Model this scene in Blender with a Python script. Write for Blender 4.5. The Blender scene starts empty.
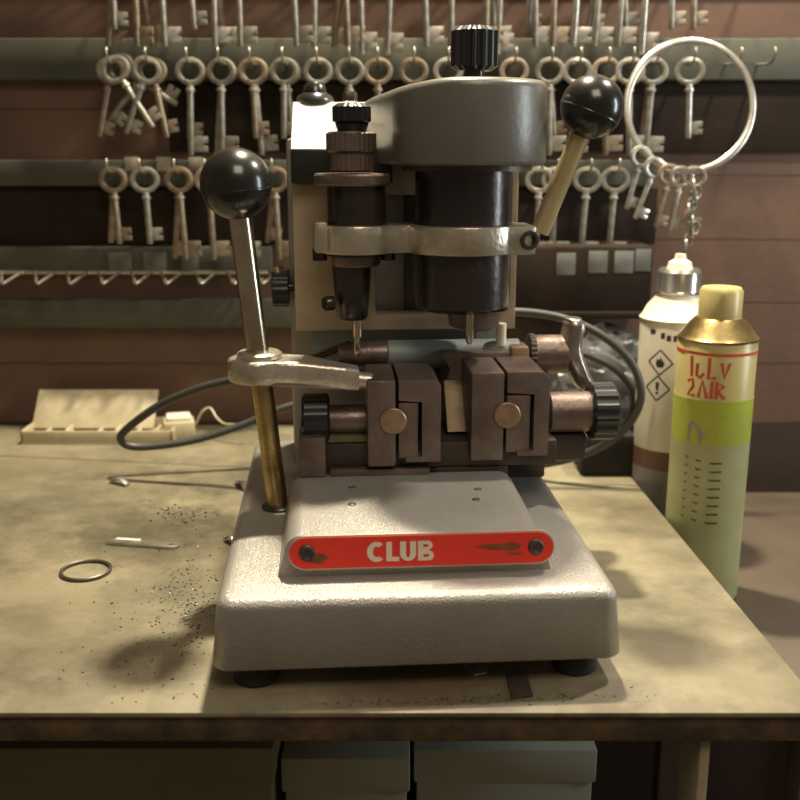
import bpy, bmesh, math, random
from mathutils import Vector, Matrix, noise
random.seed(7)
PI = math.pi
SC = bpy.context.scene
COL = SC.collection

# ------------------------------------------------------------------ camera
HC, PITCH, F = 0.327, math.radians(14), 1000.0
cam = bpy.data.cameras.new('camera'); camo = bpy.data.objects.new('camera', cam); COL.objects.link(camo)
camo.location = (0, 0, HC); camo.rotation_euler = (PI/2 - PITCH, 0, 0)
cam.sensor_width = 36; cam.lens = 36*F/800; cam.clip_start = 0.02
cam.dof.use_dof = True; cam.dof.focus_distance = 0.72; cam.dof.aperture_fstop = 7.5
SC.camera = camo
# ------------------------------------------------------------------ world, lights, exposure
w = bpy.data.worlds.new('world'); SC.world = w; w.use_nodes = True
w.node_tree.nodes['Background'].inputs[0].default_value = (1.0, 0.80, 0.55, 1)
w.node_tree.nodes['Background'].inputs[1].default_value = 0.13
def area(name, loc, target, size, power, color, size_y=None):
    l = bpy.data.lights.new(name, 'AREA'); l.energy = power; l.color = color
    l.shape = 'RECTANGLE'; l.size = size; l.size_y = size_y or size
    o = bpy.data.objects.new(name, l); COL.objects.link(o); o.location = loc
    o.rotation_euler = (Vector(target) - Vector(loc)).to_track_quat('-Z', 'Y').to_euler()
    return o
area('bench_lamp', (0.04, 1.08, 1.22), (0.0, 0.66, 0), 0.07, 32.0, (1.0, 0.90, 0.68), 0.05)
area('side_lamp', (0.52, 0.93, 0.95), (-0.1, 1.0, 0.2), 0.05, 8.0, (1.0, 0.90, 0.74), 0.05)
area('side_strip', (1.15, 0.66, 0.42), (0.0, 0.76, 0.28), 0.16, 5.0, (0.85, 0.95, 1.0), 0.55)  # added cool strip that gives the barrels their right-hand highlights
area('front_fill', (0.25, -0.22, 1.4), (0.0, 0.8, 0.1), 0.6, 8.5, (1.0, 0.87, 0.70))  # added soft fill from the front, lifts the base front and jaw tops
SC.view_settings.view_transform = 'Standard'; SC.view_settings.look = 'None'
SC.view_settings.exposure = 0.0; SC.view_settings.gamma = 1.0; SC.view_settings.use_curve_mapping = False

# ------------------------------------------------------------------ sight lines -> points in the place
def ray(u, v):
    a, b = (u-400)/F, (400-v)/F
    return Vector((a, math.cos(PITCH) + b*math.sin(PITCH), -math.sin(PITCH) + b*math.cos(PITCH)))
CAMP = Vector((0, 0, HC))
def at(u, v, Y):                      # world point seen at u,v at distance Y
    d = ray(u, v); return CAMP + d*(Y/d.y)
MO, MR = Vector((0.0125, 0.5626, 0)), math.radians(4)
RM = Matrix.Rotation(MR, 4, 'Z'); RMI = RM.inverted()
def L(u, v, y):                       # same in the machine's own axes
    c = RMI @ (CAMP - MO); d = RMI @ ray(u, v); return c + d*((y - c.y)/d.y)

# ------------------------------------------------------------------ mesh helpers
def box(bm, x0, x1, y0, y1, z0, z1, bev=0.0, seg=2, mat=None):
    r = bmesh.ops.create_cube(bm, size=1)
    vs = r['verts']
    M = Matrix.Translation(((x0+x1)/2, (y0+y1)/2, (z0+z1)/2)) @ Matrix.Diagonal((abs(x1-x0), abs(y1-y0), abs(z1-z0), 1))
    if mat is not None: M = mat @ M
    bmesh.ops.transform(bm, matrix=M, verts=vs)
    if bev > 0:
        es = list({e for v in vs for e in v.link_edges})
        bmesh.ops.bevel(bm, geom=es, offset=bev, segments=seg, profile=0.5, affect='EDGES')
    return bm
def B(*a, **k): return box(bmesh.new(), *a, **k)
def frame_of(p, d):
    d = Vector(d).normalized(); q = d.to_track_quat('Z', 'Y')
    return Matrix.Translation(p) @ q.to_matrix().to_4x4()
def lathe(bm, prof, p=(0,0,0), d=(0,0,1), n=32, mat=None, knurl=0.0, kn=0):
    M = mat if mat is not None else frame_of(Vector(p), d)
    rings = []
    for r, h in prof:
        if r <= 1e-6: rings.append([bm.verts.new(M @ Vector((0, 0, h)))])
        else:
            ring = []
            for i in range(n):
                a = 2*PI*i/n; rr = r
                ring.append(bm.verts.new(M @ Vector((rr*math.cos(a), rr*math.sin(a), h))))
            rings.append(ring)
    for A, C in zip(rings, rings[1:]):
        if len(A) == 1 and len(C) == 1: continue
        for i in range(n):
            j = (i+1) % n
            if len(A) == 1: bm.faces.new((A[0], C[j], C[i]))
            elif len(C) == 1: bm.faces.new((A[i], A[j], C[0]))
            else: bm.faces.new((A[i], A[j], C[j], C[i]))
    if len(rings[0]) > 1: bm.faces.new(list(reversed(rings[0])))
    if len(rings[-1]) > 1: bm.faces.new(rings[-1])
    return bm
def LA(prof, p=(0,0,0), d=(0,0,1), n=32, mat=None): return lathe(bmesh.new(), prof, p, d, n, mat)
def rod(bm, p, q, r, r2=None, n=20, bev=0.0006):
    p, q = Vector(p), Vector(q); h = (q-p).length; r2 = r if r2 is None else r2
    return lathe(bm, [(0, 0), (r-bev, 0), (r, bev), (r2, h-bev), (r2-bev, h), (0, h)], p, q-p, n)
def gear(bm, p, d, r, h, teeth, depth, bev=0.001):        # knurled / fluted grip
    M = frame_of(Vector(p), d); n = teeth*4; rings = []
    for rr, hh, k in ((r-bev*1.5, 0, 0.5), (r, bev, 1), (r, h-bev, 1), (r-bev*1.5, h, 0.5)):
        ring = []
        for i in range(n):
            a = 2*PI*i/n; q = rr - depth*k*(1 if i % 4 in (2, 3) else 0)
            ring.append(bm.verts.new(M @ Vector((q*math.cos(a), q*math.sin(a), hh))))
        rings.append(ring)
    for A, C in zip(rings, rings[1:]):
        for i in range(n):
            j = (i+1) % n; bm.faces.new((A[i], A[j], C[j], C[i]))
    bm.faces.new(list(reversed(rings[0]))); bm.faces.new(rings[-1])
    return bm
def spline(pts, n=8):
    P = [Vector(p) for p in pts]; out = []
    for i in range(len(P)-1):
        p0, p1, p2, p3 = P[max(i-1, 0)], P[i], P[i+1], P[min(i+2, len(P)-1)]
        for k in range(n):
            t = k/n
            out.append(0.5*((2*p1) + (p2-p0)*t + (2*p0-5*p1+4*p2-p3)*t*t + (3*p1-p0-3*p2+p3)*t**3))
    out.append(P[-1]); return out
def tube(bm, pts, r, n=10, closed=False, flat=None):
    P = [Vector(p) for p in pts]; m = len(P); rings = []; up = None
    for i in range(m):
        if closed: t = P[(i+1) % m] - P[i-1]
        else: t = P[min(i+1, m-1)] - P[max(i-1, 0)]
        t.normalize()
        if up is None:
            up = Vector((0, 0, 1)) if abs(t.z) < 0.9 else Vector((1, 0, 0))
        up = (up - t*up.dot(t)).normalized(); s = t.cross(up)
        ring = []
        for k in range(n):
            a = 2*PI*k/n; ru, rs = (r, r) if flat is None else flat
            ring.append(bm.verts.new(P[i] + up*ru*math.cos(a) + s*rs*math.sin(a)))
        rings.append(ring)
    R = range(m) if closed else range(m-1)
    for i in R:
        A, C = rings[i], rings[(i+1) % m]
        for k in range(n):
            j = (k+1) % n; bm.faces.new((A[k], A[j], C[j], C[k]))
    if not closed:
        bm.faces.new(list(reversed(rings[0]))); bm.faces.new(rings[-1])
    return bm
def prism(loops, h, M=None, bev=0.0, bm=None):
    """2-D loops (outer first, then holes) in local XY, extruded 0..h along local Z"""
    cu = bpy.data.curves.new('t', 'CURVE'); cu.dimensions = '2D'; cu.fill_mode = 'BOTH'
    cu.extrude = max(h/2 - bev, 1e-5); cu.bevel_depth = bev; cu.bevel_resolution = 1; cu.offset = -bev
    for lp in loops:
        s = cu.splines.new('POLY'); s.points.add(len(lp)-1); s.use_cyclic_u = True
        for q, (x, y) in zip(s.points, lp): q.co = (x, y, 0, 1)
    o = bpy.data.objects.new('t', cu); me = bpy.data.meshes.new_from_object(o)
    me.transform(Matrix.Translation((0, 0, h/2)))
    if M is not None: me.transform(M)
    bm = bm or bmesh.new(); bm.from_mesh(me)
    bpy.data.objects.remove(o); bpy.data.curves.remove(cu); bpy.data.meshes.remove(me)
    bmesh.ops.remove_doubles(bm, verts=bm.verts, dist=1e-6)
    return bm
XZ = Matrix(((1,0,0,0), (0,0,1,0), (0,1,0,0), (0,0,0,1)))   # 2-D (x,z) extruded along +y
def circ(cx, cy, r, n=28, a0=0, a1=2*PI, ry=None):
    ry = ry or r; full = abs(a1-a0-2*PI) < 1e-6; k = n if full else n+1
    return [(cx + r*math.cos(a0+(a1-a0)*i/n), cy + ry*math.sin(a0+(a1-a0)*i/n)) for i in range(k)]
def obj(name, bm, mat, parent=None, smooth=True, ang=35):
    me = bpy.data.meshes.new(name)
    bmesh.ops.recalc_face_normals(bm, faces=bm.faces); bm.to_mesh(me); bm.free()
    if smooth:
        for p in me.polygons: p.use_smooth = True
        me.set_sharp_from_angle(angle=math.radians(ang))
    if mat: me.materials.append(mat)
    o = bpy.data.objects.new(name, me); COL.objects.link(o)
    if parent: o.parent = parent
    return o
def tag(o, label, cat, group=None, kind=None):
    o['label'] = label; o['category'] = cat
    if group: o['group'] = group
    if kind: o['kind'] = kind
    return o
def thing(name, label, cat, loc=(0,0,0), rz=0, group=None):
    o = bpy.data.objects.new(name, None); COL.objects.link(o); o.empty_display_size = 0.02
    o.location = loc; o.rotation_euler = (0, 0, rz); return tag(o, label, cat, group)
def struct(name, bm, mat, smooth=False):
    o = obj(name, bm, mat, smooth=smooth); o['kind'] = 'structure'; return o
def recenter(o):                                           # put a one-mesh thing's origin at its base
    vs = [v.co for v in o.data.vertices]
    c = Vector(((min(v.x for v in vs)+max(v.x for v in vs))/2, (min(v.y for v in vs)+max(v.y for v in vs))/2, min(v.z for v in vs)))
    o.data.transform(Matrix.Translation(-c)); o.location = c; return o

# ------------------------------------------------------------------ materials
def mat(name, col, rough=0.5, metal=0.0, col2=None, scale=20, bump=0.0, bscale=200, rr=0.0, lo=0.4, hi=0.65, coat=0.0):
    m = bpy.data.materials.new(name); m.use_nodes = True; N = m.node_tree.nodes; K = m.node_tree.links
    b = N['Principled BSDF']; b.inputs['Base Color'].default_value = (*col, 1)
    b.inputs['Roughness'].default_value = rough; b.inputs['Metallic'].default_value = metal
    if coat: b.inputs['Coat Weight'].default_value = coat
    tc = N.new('ShaderNodeTexCoord')
    if col2:
        nz = N.new('ShaderNodeTexNoise'); nz.inputs['Scale'].default_value = scale; nz.inputs['Detail'].default_value = 6; nz.inputs['Roughness'].default_value = 0.62
        K.new(tc.outputs['Object'], nz.inputs['Vector'])
        cr = N.new('ShaderNodeValToRGB'); cr.color_ramp.elements[0].position = lo; cr.color_ramp.elements[1].position = hi
        cr.color_ramp.elements[0].color = (*col, 1); cr.color_ramp.elements[1].color = (*col2, 1)
        K.new(nz.outputs['Fac'], cr.inputs['Fac']); K.new(cr.outputs['Color'], b.inputs['Base Color'])
        if rr:
            mr = N.new('ShaderNodeMapRange'); mr.inputs['To Min'].default_value = rough-rr; mr.inputs['To Max'].default_value = rough+rr
            K.new(nz.outputs['Fac'], mr.inputs['Value']); K.new(mr.outputs['Result'], b.inputs['Roughness'])
    if bump:
        n2 = N.new('ShaderNodeTexNoise'); n2.inputs['Scale'].default_value = bscale; n2.inputs['Detail'].default_value = 3
        K.new(tc.outputs['Object'], n2.inputs['Vector'])
        bp = N.new('ShaderNodeBump'); bp.inputs['Strength'].default_value = bump; bp.inputs['Distance'].default_value = 0.002
        K.new(n2.outputs['Fac'], bp.inputs['Height']); K.new(bp.outputs['Normal'], b.inputs['Normal'])
    return m
M = {}
M['silver']  = mat('hammered silver paint', (.42,.395,.36), .32, .4, (.355,.33,.29), 14, .40, 900, .06)
M['capw']    = mat('smooth pale grey paint', (.62,.60,.54), .22, .2, (.55,.52,.46), 12, .04, 300)
M['column']  = mat('dusty grey enamel', (.52,.42,.28), .42, .15, (.38,.28,.17), 16, .15, 300)
M['bluegrey']= mat('blue grey paint', (.27,.31,.31), .5, .1, (.22,.24,.22), 22, .1, 200)
M['head']    = mat('grey beige head paint', (.165,.157,.138), .34, .15, (.14,.13,.11), 10, .08, 300)
M['alu']     = mat('cast aluminium', (.60,.55,.46), .33, .75, (.44,.37,.27), 34, .25, 260, .08)
M['chrome']  = mat('polished steel', (.60,.52,.40), .20, 1.0, (.40,.31,.20), 26, 0, 1, .05)
M['brass']   = mat('oily yellow steel rod', (.50,.37,.16), .30, .9, (.25,.17,.07), 30, .1, 200, .1)
M['rodgold'] = mat('worn bright rod', (.66,.53,.29), .26, .55, (.50,.38,.19), 26, 0, 1, .06)
M['dsteel']  = mat('blackened oily steel', (.05,.046,.045), .25, .7, (.075,.06,.052), 20, .12, 260, .05)
M['jaw']     = mat('worn brown steel', (.22,.165,.14), .40, .6, (.14,.10,.085), 36, .25, 220, .1)
M['wingsteel']  = mat('worn bright steel', (.40,.36,.33), .28, .85, (.28,.24,.2), 30, .1, 200)  # brighter grey steel of the rear wing
M['jawdark'] = mat('black oily casting', (.06,.05,.042), .42, .5, (.09,.065,.05), 30, .3, 220)
M['copper']  = mat('dull bronze bolt', (.42,.29,.19), .42, .7, (.30,.19,.12), 60, .1, 200)
M['ramp']    = mat('olive brown worn steel', (.25,.18,.10), .42, .5, (.17,.12,.065), 40, .1, 200)
M['green']   = mat('olive oiled plate', (.17,.18,.08), .38, .45, (.11,.11,.055), 40, .1, 200)
M['black']   = mat('black bakelite', (.014,.014,.012), .24, 0, coat=.25)
M['blackr']  = mat('black ribbed plastic', (.018,.018,.018), .32)
M['rubber']  = mat('black rubber', (.012,.011,.010), .7, 0, None, 1, .2, 300)
M['red']     = mat('red enamel', (.82,.05,.03), .36, 0, (.64,.04,.025), 40, .05, 200, lo=.5, hi=.8)
M['redrim']  = mat('worn plate rim', (.60,.52,.42), .35, .7)
M['cream']   = mat('cream lettering', (.74,.66,.50), .5)
M['smudge']  = mat('dark worn print', (.16,.05,.02), .6, 0, (.34,.10,.03), 120)
M['yellowp'] = mat('ochre inner casting', (.44,.32,.13), .5, .1, (.27,.19,.08), 30, .1, 200)
M['cable']   = mat('dark grey flex', (.045,.042,.035), .42, 0, None, 1, .05, 400)
M['key']     = mat('dull nickel key', (.40,.375,.32), .42, .7, (.28,.25,.20), 90, .06, 300)
M['keyb']    = mat('brassy key', (.38,.31,.23), .42, .7, (.26,.20,.14), 90, .06, 300)
M['keyl']    = mat('bright steel key', (.68,.65,.58), .28, .85, (.5,.46,.4), 90)
M['wire']    = mat('hook wire', (.45,.40,.32), .35, .8)
M['rail']    = mat('green grey rail paint', (.070,.068,.046), .65, 0, (.05,.048,.035), 12, .1, 100)
M['railblk'] = mat('dark brown board', (.030,.020,.014), .8, 0, (.020,.014,.010), 10, .15, 90)
M['railblk'].node_tree.nodes['Principled BSDF'].inputs['Specular IOR Level'].default_value = .12
M['taggrey'] = mat('blue grey card', (.17,.175,.16), .6, 0, (.12,.12,.105), 60)
M['tagcream']= mat('cream card', (.36,.31,.24), .65, 0, (.28,.24,.18), 60)
M['tray']    = mat('aged cream plastic', (.50,.44,.29), .45, 0, (.38,.31,.19), 18, .05, 80)
M['white']   = mat('white can paint', (.66,.61,.50), .30, .1, (.54,.48,.38), 10)
M['whitecap']= mat('cream white plastic', (.74,.70,.56), .35)
M['tin']     = mat('can tin', (.62,.60,.55), .22, .9)
M['ink']     = mat('black print', (.05,.045,.04), .5)
M['inkgrey'] = mat('grey print', (.30,.27,.2), .5)
M['redbrown']= mat('red brown print band', (.17,.07,.045), .4, 0, (.12,.06,.045), 20)
M['mauve']   = mat('mauve grey print', (.24,.2,.19), .4, 0, (.19,.165,.16), 18)
M['yel']     = mat('yellow can paint', (.55,.46,.19), .34, .05, (.47,.38,.15), 9)
M['lime']    = mat('lime print', (.42,.47,.05), .4, 0, (.33,.36,.06), 22)
M['greenp']  = mat('pale green print', (.40,.40,.20), .4, 0, (.33,.33,.15), 22)
M['redprint']= mat('red print', (.58,.10,.05), .4)
M['paper']   = mat('dirty paper', (.58,.53,.40), .7, 0, (.46,.40,.28), 40)
M['plastic'] = mat('grey crumpled film', (.10,.098,.095), .30, 0, (.06,.058,.055), 25)
M['card']    = mat('pinkish cardboard', (.42,.29,.21), .7, 0, (.35,.24,.17), 20)
M['boxgrey'] = mat('grey green carton', (.36,.35,.25), .65, 0, (.30,.29,.20), 6, .05, 60)
M['boxblue'] = mat('blue grey carton', (.40,.40,.32), .6, 0, (.34,.34,.27), 6, .05, 60)
M['dark']    = mat('dark brown wood', (.09,.065,.042), .6, 0, (.06,.045,.03), 8)
M['olive']   = mat('dark olive carton', (.20,.17,.09), .65, 0, (.16,.135,.07), 8)
M['post']    = mat('pale wood leg', (.38,.31,.2), .6, 0, (.28,.22,.14), 30)
M['filing']  = mat('grey swarf', (.20,.185,.15), .35, .8)
M['dirt']    = mat('dark crumbs', (.055,.045,.03), .7)
M['rust']    = mat('rusty board edge', (.13,.08,.035), .7, 0, (.05,.035,.022), 34, .6, 120, lo=.38, hi=.6)

def wall_mat():
    m = mat('red brown boarded wall', (.145,.078,.048), .6, 0, (.095,.054,.036), 7, .18, 130)
    N = m.node_tree.nodes; K = m.node_tree.links; b = N['Principled BSDF']
    tc = next(n for n in N if n.type == 'TEX_COORD'); cr = next(n for n in N if n.type == 'VALTORGB')
    sx = N.new('ShaderNodeSeparateXYZ'); K.new(tc.outputs['Object'], sx.inputs[0])
    nz = N.new('ShaderNodeTexNoise'); nz.inputs['Scale'].default_value = 6; K.new(tc.outputs['Object'], nz.inputs['Vector'])
    a = N.new('ShaderNodeMath'); a.operation = 'MULTIPLY_ADD'; a.inputs[1].default_value = 0.004; K.new(nz.outputs['Fac'], a.inputs[0]); K.new(sx.outputs['Z'], a.inputs[2])
    d = N.new('ShaderNodeMath'); d.operation = 'MODULO'; d.inputs[1].default_value = 0.075; K.new(a.outputs[0], d.inputs[0])
    e = N.new('ShaderNodeMath'); e.operation = 'LESS_THAN'; e.inputs[1].default_value = 0.0022; K.new(d.outputs[0], e.inputs[0])
    mx = N.new('ShaderNodeMixRGB'); mx.inputs[2].default_value = (.05,.028,.02,1); K.new(e.outputs[0], mx.inputs[0]); K.new(cr.outputs[0], mx.inputs[1])
    K.new(mx.outputs[0], b.inputs['Base Color']); return m
def table_mat():
    m = bpy.data.materials.new('dirty beige worktop'); m.use_nodes = True; N = m.node_tree.nodes; K = m.node_tree.links
    b = N['Principled BSDF']; b.inputs['Roughness'].default_value = .5
    tc = N.new('ShaderNodeTexCoord')
    def nz(scale, detail, rough=.6, off=0):
        n = N.new('ShaderNodeTexNoise'); n.inputs['Scale'].default_value = scale; n.inputs['Detail'].default_value = detail; n.inputs['Roughness'].default_value = rough
        mp = N.new('ShaderNodeMapping'); mp.inputs['Location'].default_value = (off, off*.7, 0); K.new(tc.outputs['Object'], mp.inputs[0]); K.new(mp.outputs[0], n.inputs['Vector']); return n
    def ramp(src, p0, c0, p1, c1):
        r = N.new('ShaderNodeValToRGB'); r.color_ramp.elements[0].position = p0; r.color_ramp.elements[0].color = (*c0, 1)
        r.color_ramp.elements[1].position = p1; r.color_ramp.elements[1].color = (*c1, 1); K.new(src.outputs['Fac'], r.inputs[0]); return r
    base = ramp(nz(9, 7), .35, (.185,.155,.092), .66, (.30,.257,.165))
    st = ramp(nz(5.5, 8, .7, 3.1),   .45, (0,0,0), .66, (1,1,1))
    sp = ramp(nz(75, 4, .7, 1.3), .64, (0,0,0), .72, (1,1,1))
    m1 = N.new('ShaderNodeMixRGB'); m1.inputs[2].default_value = (.10,.085,.05,1); K.new(st.outputs[0], m1.inputs[0]); K.new(base.outputs[0], m1.inputs[1])
    f = N.new('ShaderNodeMath'); f.operation = 'MULTIPLY'; f.inputs[1].default_value = .5; K.new(sp.outputs[0], f.inputs[0])
    m2 = N.new('ShaderNodeMixRGB'); m2.inputs[2].default_value = (.12,.095,.055,1); K.new(f.outputs[0], m2.inputs[0]); K.new(m1.outputs[0], m2.inputs[1])
    # old oil stains and a brown patch at the front, each with its own place and ragged edge (bench axes)
    last = m2; rag = nz(16, 8, .75, 5.3)
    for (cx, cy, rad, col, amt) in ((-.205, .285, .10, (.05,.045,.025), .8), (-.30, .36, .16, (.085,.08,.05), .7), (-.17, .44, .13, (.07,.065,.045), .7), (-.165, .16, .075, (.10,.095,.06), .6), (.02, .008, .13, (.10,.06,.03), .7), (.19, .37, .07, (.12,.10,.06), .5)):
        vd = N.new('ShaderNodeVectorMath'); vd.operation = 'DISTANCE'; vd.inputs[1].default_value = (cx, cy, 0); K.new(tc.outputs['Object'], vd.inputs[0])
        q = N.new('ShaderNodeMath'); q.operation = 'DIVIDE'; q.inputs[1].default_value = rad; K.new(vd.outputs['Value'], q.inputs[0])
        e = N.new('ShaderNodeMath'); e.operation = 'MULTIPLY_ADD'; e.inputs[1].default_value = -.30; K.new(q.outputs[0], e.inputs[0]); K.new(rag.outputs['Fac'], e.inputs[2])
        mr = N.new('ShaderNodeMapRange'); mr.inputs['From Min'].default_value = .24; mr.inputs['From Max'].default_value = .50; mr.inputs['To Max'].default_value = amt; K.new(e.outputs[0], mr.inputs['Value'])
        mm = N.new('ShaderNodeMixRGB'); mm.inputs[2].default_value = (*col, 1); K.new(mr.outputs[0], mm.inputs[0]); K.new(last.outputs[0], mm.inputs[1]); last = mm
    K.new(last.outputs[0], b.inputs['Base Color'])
    bp = N.new('ShaderNodeBump'); bp.inputs['Strength'].default_value = .2; bp.inputs['Distance'].default_value = .001
    K.new(nz(160, 4).outputs['Fac'], bp.inputs['Height']); K.new(bp.outputs[0], b.inputs['Normal']); return m
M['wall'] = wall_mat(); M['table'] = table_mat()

# ------------------------------------------------------------------ the setting
WY = 1.20
struct('wall_back', B(-1.3, 1.3, WY, WY+.06, -.80, 1.3), M['wall'])
struct('floor', B(-1.3, 1.3, -1.0, WY, -.82, -.80), M['dark'])
# ------------------------------------------------------------------ bench
def bench():
    t = thing('workbench', 'beige stained workbench with a rusty brown front edge under the machine', 'workbench', (0, .54, 0))
    off = Matrix.Translation((0, -.54, 0))
    # plan: the right edge runs askew; the rear strip is a separate board behind a seam
    def slab(pts, z0, z1, name, m, bev=.0015):
        o = obj(name, prism([pts], z1-z0, off @ Matrix.Translation((0, 0, z0)), bev), m, t); return o
    ys = at(200, 467, 1).y
    d = ray(200, 467); ys = d.y*(HC/-d.z)
    def xe(y): return .2384 - (y-.9962)*.0405
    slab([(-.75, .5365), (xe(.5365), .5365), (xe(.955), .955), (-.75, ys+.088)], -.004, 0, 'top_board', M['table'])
    slab([(-.75, ys+.090), (xe(.957), .957), (xe(1.185), 1.185), (-.75, 1.185)], -.004, 0, 'rear_board', M['table'])
    slab([(-.75, .539), (xe(.539)-.002, .539), (xe(1.18)-.002, 1.18), (-.75, 1.18)], -.0215, -.0042, 'core_panel', M['rust'])
    for x, y in ((.188, .565), (.165, 1.13), (-.70, .58), (-.70, 1.13)):
        obj('leg', B(x-.0035, x+.0035, y-.54-.02, y-.54+.02, -.80, -.0217, .002), M['post'], t)
    return t
bench()
def lower_shelf():
    t = thing('lower_shelf', 'dark wooden shelf below the workbench holding the cartons', 'shelf', (0, .85, -.30))
    obj('board', B(-.66, .14, -.20, .33, -.018, 0, .001), M['dark'], t)
    for x in (-.62, .10):
        obj('support', B(x-.015, x+.015, -.18, .30, -.50, -.018, .001), M['dark'], t)
    return t
lower_shelf()
def side_stand():
    t = thing('side_stand', 'dark low stand right of the workbench with the spray cans on it', 'stand', (.42, .95, -.075))
    obj('board', B(-.125, .25, -.25, .2, -.018, 0, .001), M['dark'], t)
    for x in (-.08, .2):
        for y in (-.22, .17): obj('leg', B(x-.014, x+.014, y-.014, y+.014, -.725, -.018, .001), M['dark'], t)
side_stand()
def carton(name, label, x0, x1, y0, y1, z0, z1, m):
    t = thing(name, label, 'box', ((x0+x1)/2, y0, z0))
    hx = (x1-x0)/2; D = y1-y0; H = z1-z0
    obj('body', B(-hx, hx, 0, D, 0, H-.03, .002), m, t)
    obj('lid', B(-hx-.0025, hx+.0025, -.0025, D+.0025, H-.03, H, .002), m, t)
    return t
def below(u, v, Y): return at(u, v, Y)
p = at(284, 757, .68); q = at(412, 757, .68)
carton('carton', 'dull green grey lidded carton on the shelf below the bench front', p.x, q.x-.004, .68, .95, -.30, p.z, M['boxgrey'])
p = at(412, 748, .70); q = at(594, 748, .70)
carton('carton', 'paler blue grey carton right of the green grey one below the bench', p.x+.004, q.x, .70, 1.0, -.30, p.z, M['boxblue'])

p = at(-60, 744, .66); q = at(270, 744, .66)
carton('carton', 'dark olive carton at the left on the shelf below the bench', p.x, q.x, .66, .95, -.30, p.z-.002, M['olive'])
# ------------------------------------------------------------------ key cutting machine
mach = thing('key_cutting_machine', 'silver grey key cutting machine with two ball levers standing on the workbench', 'key cutting machine', MO, MR)
def part(name, bm, m, parent=None, label=None, **k):
    o = obj(name, bm, M[m], parent or mach, **k)
    if label: o['label'] = label
    return o
# --- base casting: drafted, rounded
def base_bm():
    bm = bmesh.new(); rings = []
    def rr(hx, y0, y1, r, z, n=7):
        pts = []
        for cx, cy, a0 in ((hx-r, y1-r, 0), (-hx+r, y1-r, PI/2), (-hx+r, y0+r, PI), (hx-r, y0+r, 1.5*PI)):
            for i in range(n+1):
                a = a0 + PI/2*i/n; pts.append((cx+r*math.cos(a), cy+r*math.sin(a), z))
        return pts
    spec = [(.1265,.0015,.352,.009,.0165), (.1285,0,.354,.011,.018), (.1250,.0015,.352,.010,.055)]
    for i in range(1, 7):
        a = PI/2*i/6; k = .0075*(1-math.cos(a)); spec.append((.1250-k, .0015+k, .352-k, max(.010-k*.4, .005), .055+.008*math.sin(a)))
    for s in spec: rings.append([bm.verts.new(p) for p in rr(*s)])
    n = len(rings[0])
    for A, C in zip(rings, rings[1:]):
        for i in range(n): bm.faces.new((A[i], A[(i+1)%n], C[(i+1)%n], C[i]))
    bm.faces.new(list(reversed(rings[0]))); bm.faces.new(rings[-1]); return bm
part('base', base_bm(), 'silver', ang=60)
for sx in (-1, 1):
    for y in (.022, .325):
        part('foot', LA([(0,0),(.0125,0),(.0145,.002),(.0135,.0165),(0,.0165)], (sx*.103, y, 0)), 'rubber')
# --- raised boss with slightly sloping top and rounded sides
BZ = .0905
def boss_bm():
    bm = bmesh.new(); prof = []
    for i in range(7):
        a = PI - PI/2*i/6; prof.append((-.072 + .012*math.cos(a), BZ-.012 + .012*math.sin(a)))
    prof += [(-x, z) for x, z in reversed(prof)]
    prof = [(-.0885, .062)] + prof + [(.0885, .062)]
    loops = []
    for y, dz in ((.036, 0), (.155, .001)):
        loops.append([bm.verts.new((x, y, z+(dz if z > .07 else 0))) for x, z in prof])
    A, C = loops; n = len(A)
    for i in range(n-1): bm.faces.new((A[i], A[i+1], C[i+1], C[i]))
    bm.faces.new((A[0], A[-1], C[-1], C[0])); bm.faces.new(A); bm.faces.new(list(reversed(C)))
    return bm
boss = part('raised_bed', boss_bm(), 'silver', ang=50)
for u, v in ((352, 488), (352, 505), (478, 490), (476, 500)):
    c = L(u, v, .09); d = RMI @ ray(u, v); k = RMI @ (CAMP-MO); c = k + d*((BZ-k.z)/d.z)
    part('bed_screw', LA([(0,0),(.0028,0),(.0028,.0008),(.0018,.0012),(.0014,.0004),(0,.0004)], c, n=14), 'jawdark', boss)
# --- nameplate
def stadium(w, h, n=10):
    r = h/2; return circ(w/2-r, 0, r, n, -PI/2, PI/2) + circ(-w/2+r, 0, r, n, PI/2, 1.5*PI)
ncen = L(422, 549.5, .0355); NPW, NPH = .1715, .0225
NPM = Matrix.Translation((ncen.x, .0362, ncen.z)) @ Matrix.Rotation(math.radians(-8), 4, 'X') @ Matrix(((1,0,0,0),(0,0,-1,0),(0,1,0,0),(0,0,0,1)))
NPM = Matrix.Translation((ncen.x, .0362, ncen.z)) @ Matrix.Rotation(math.radians(-8), 4, 'X') @ Matrix.Rotation(PI/2, 4, 'X')
npl = part('nameplate', prism([stadium(NPW, NPH)], .006, NPM @ Matrix.Translation((0,0,-.003)), .0006), 'redrim', label='long rounded nameplate')
part('red_panel', prism([stadium(NPW-.0025, NPH-.0025)], .0006, NPM @ Matrix.Translation((0,0,.0031))), 'red', npl)
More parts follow.
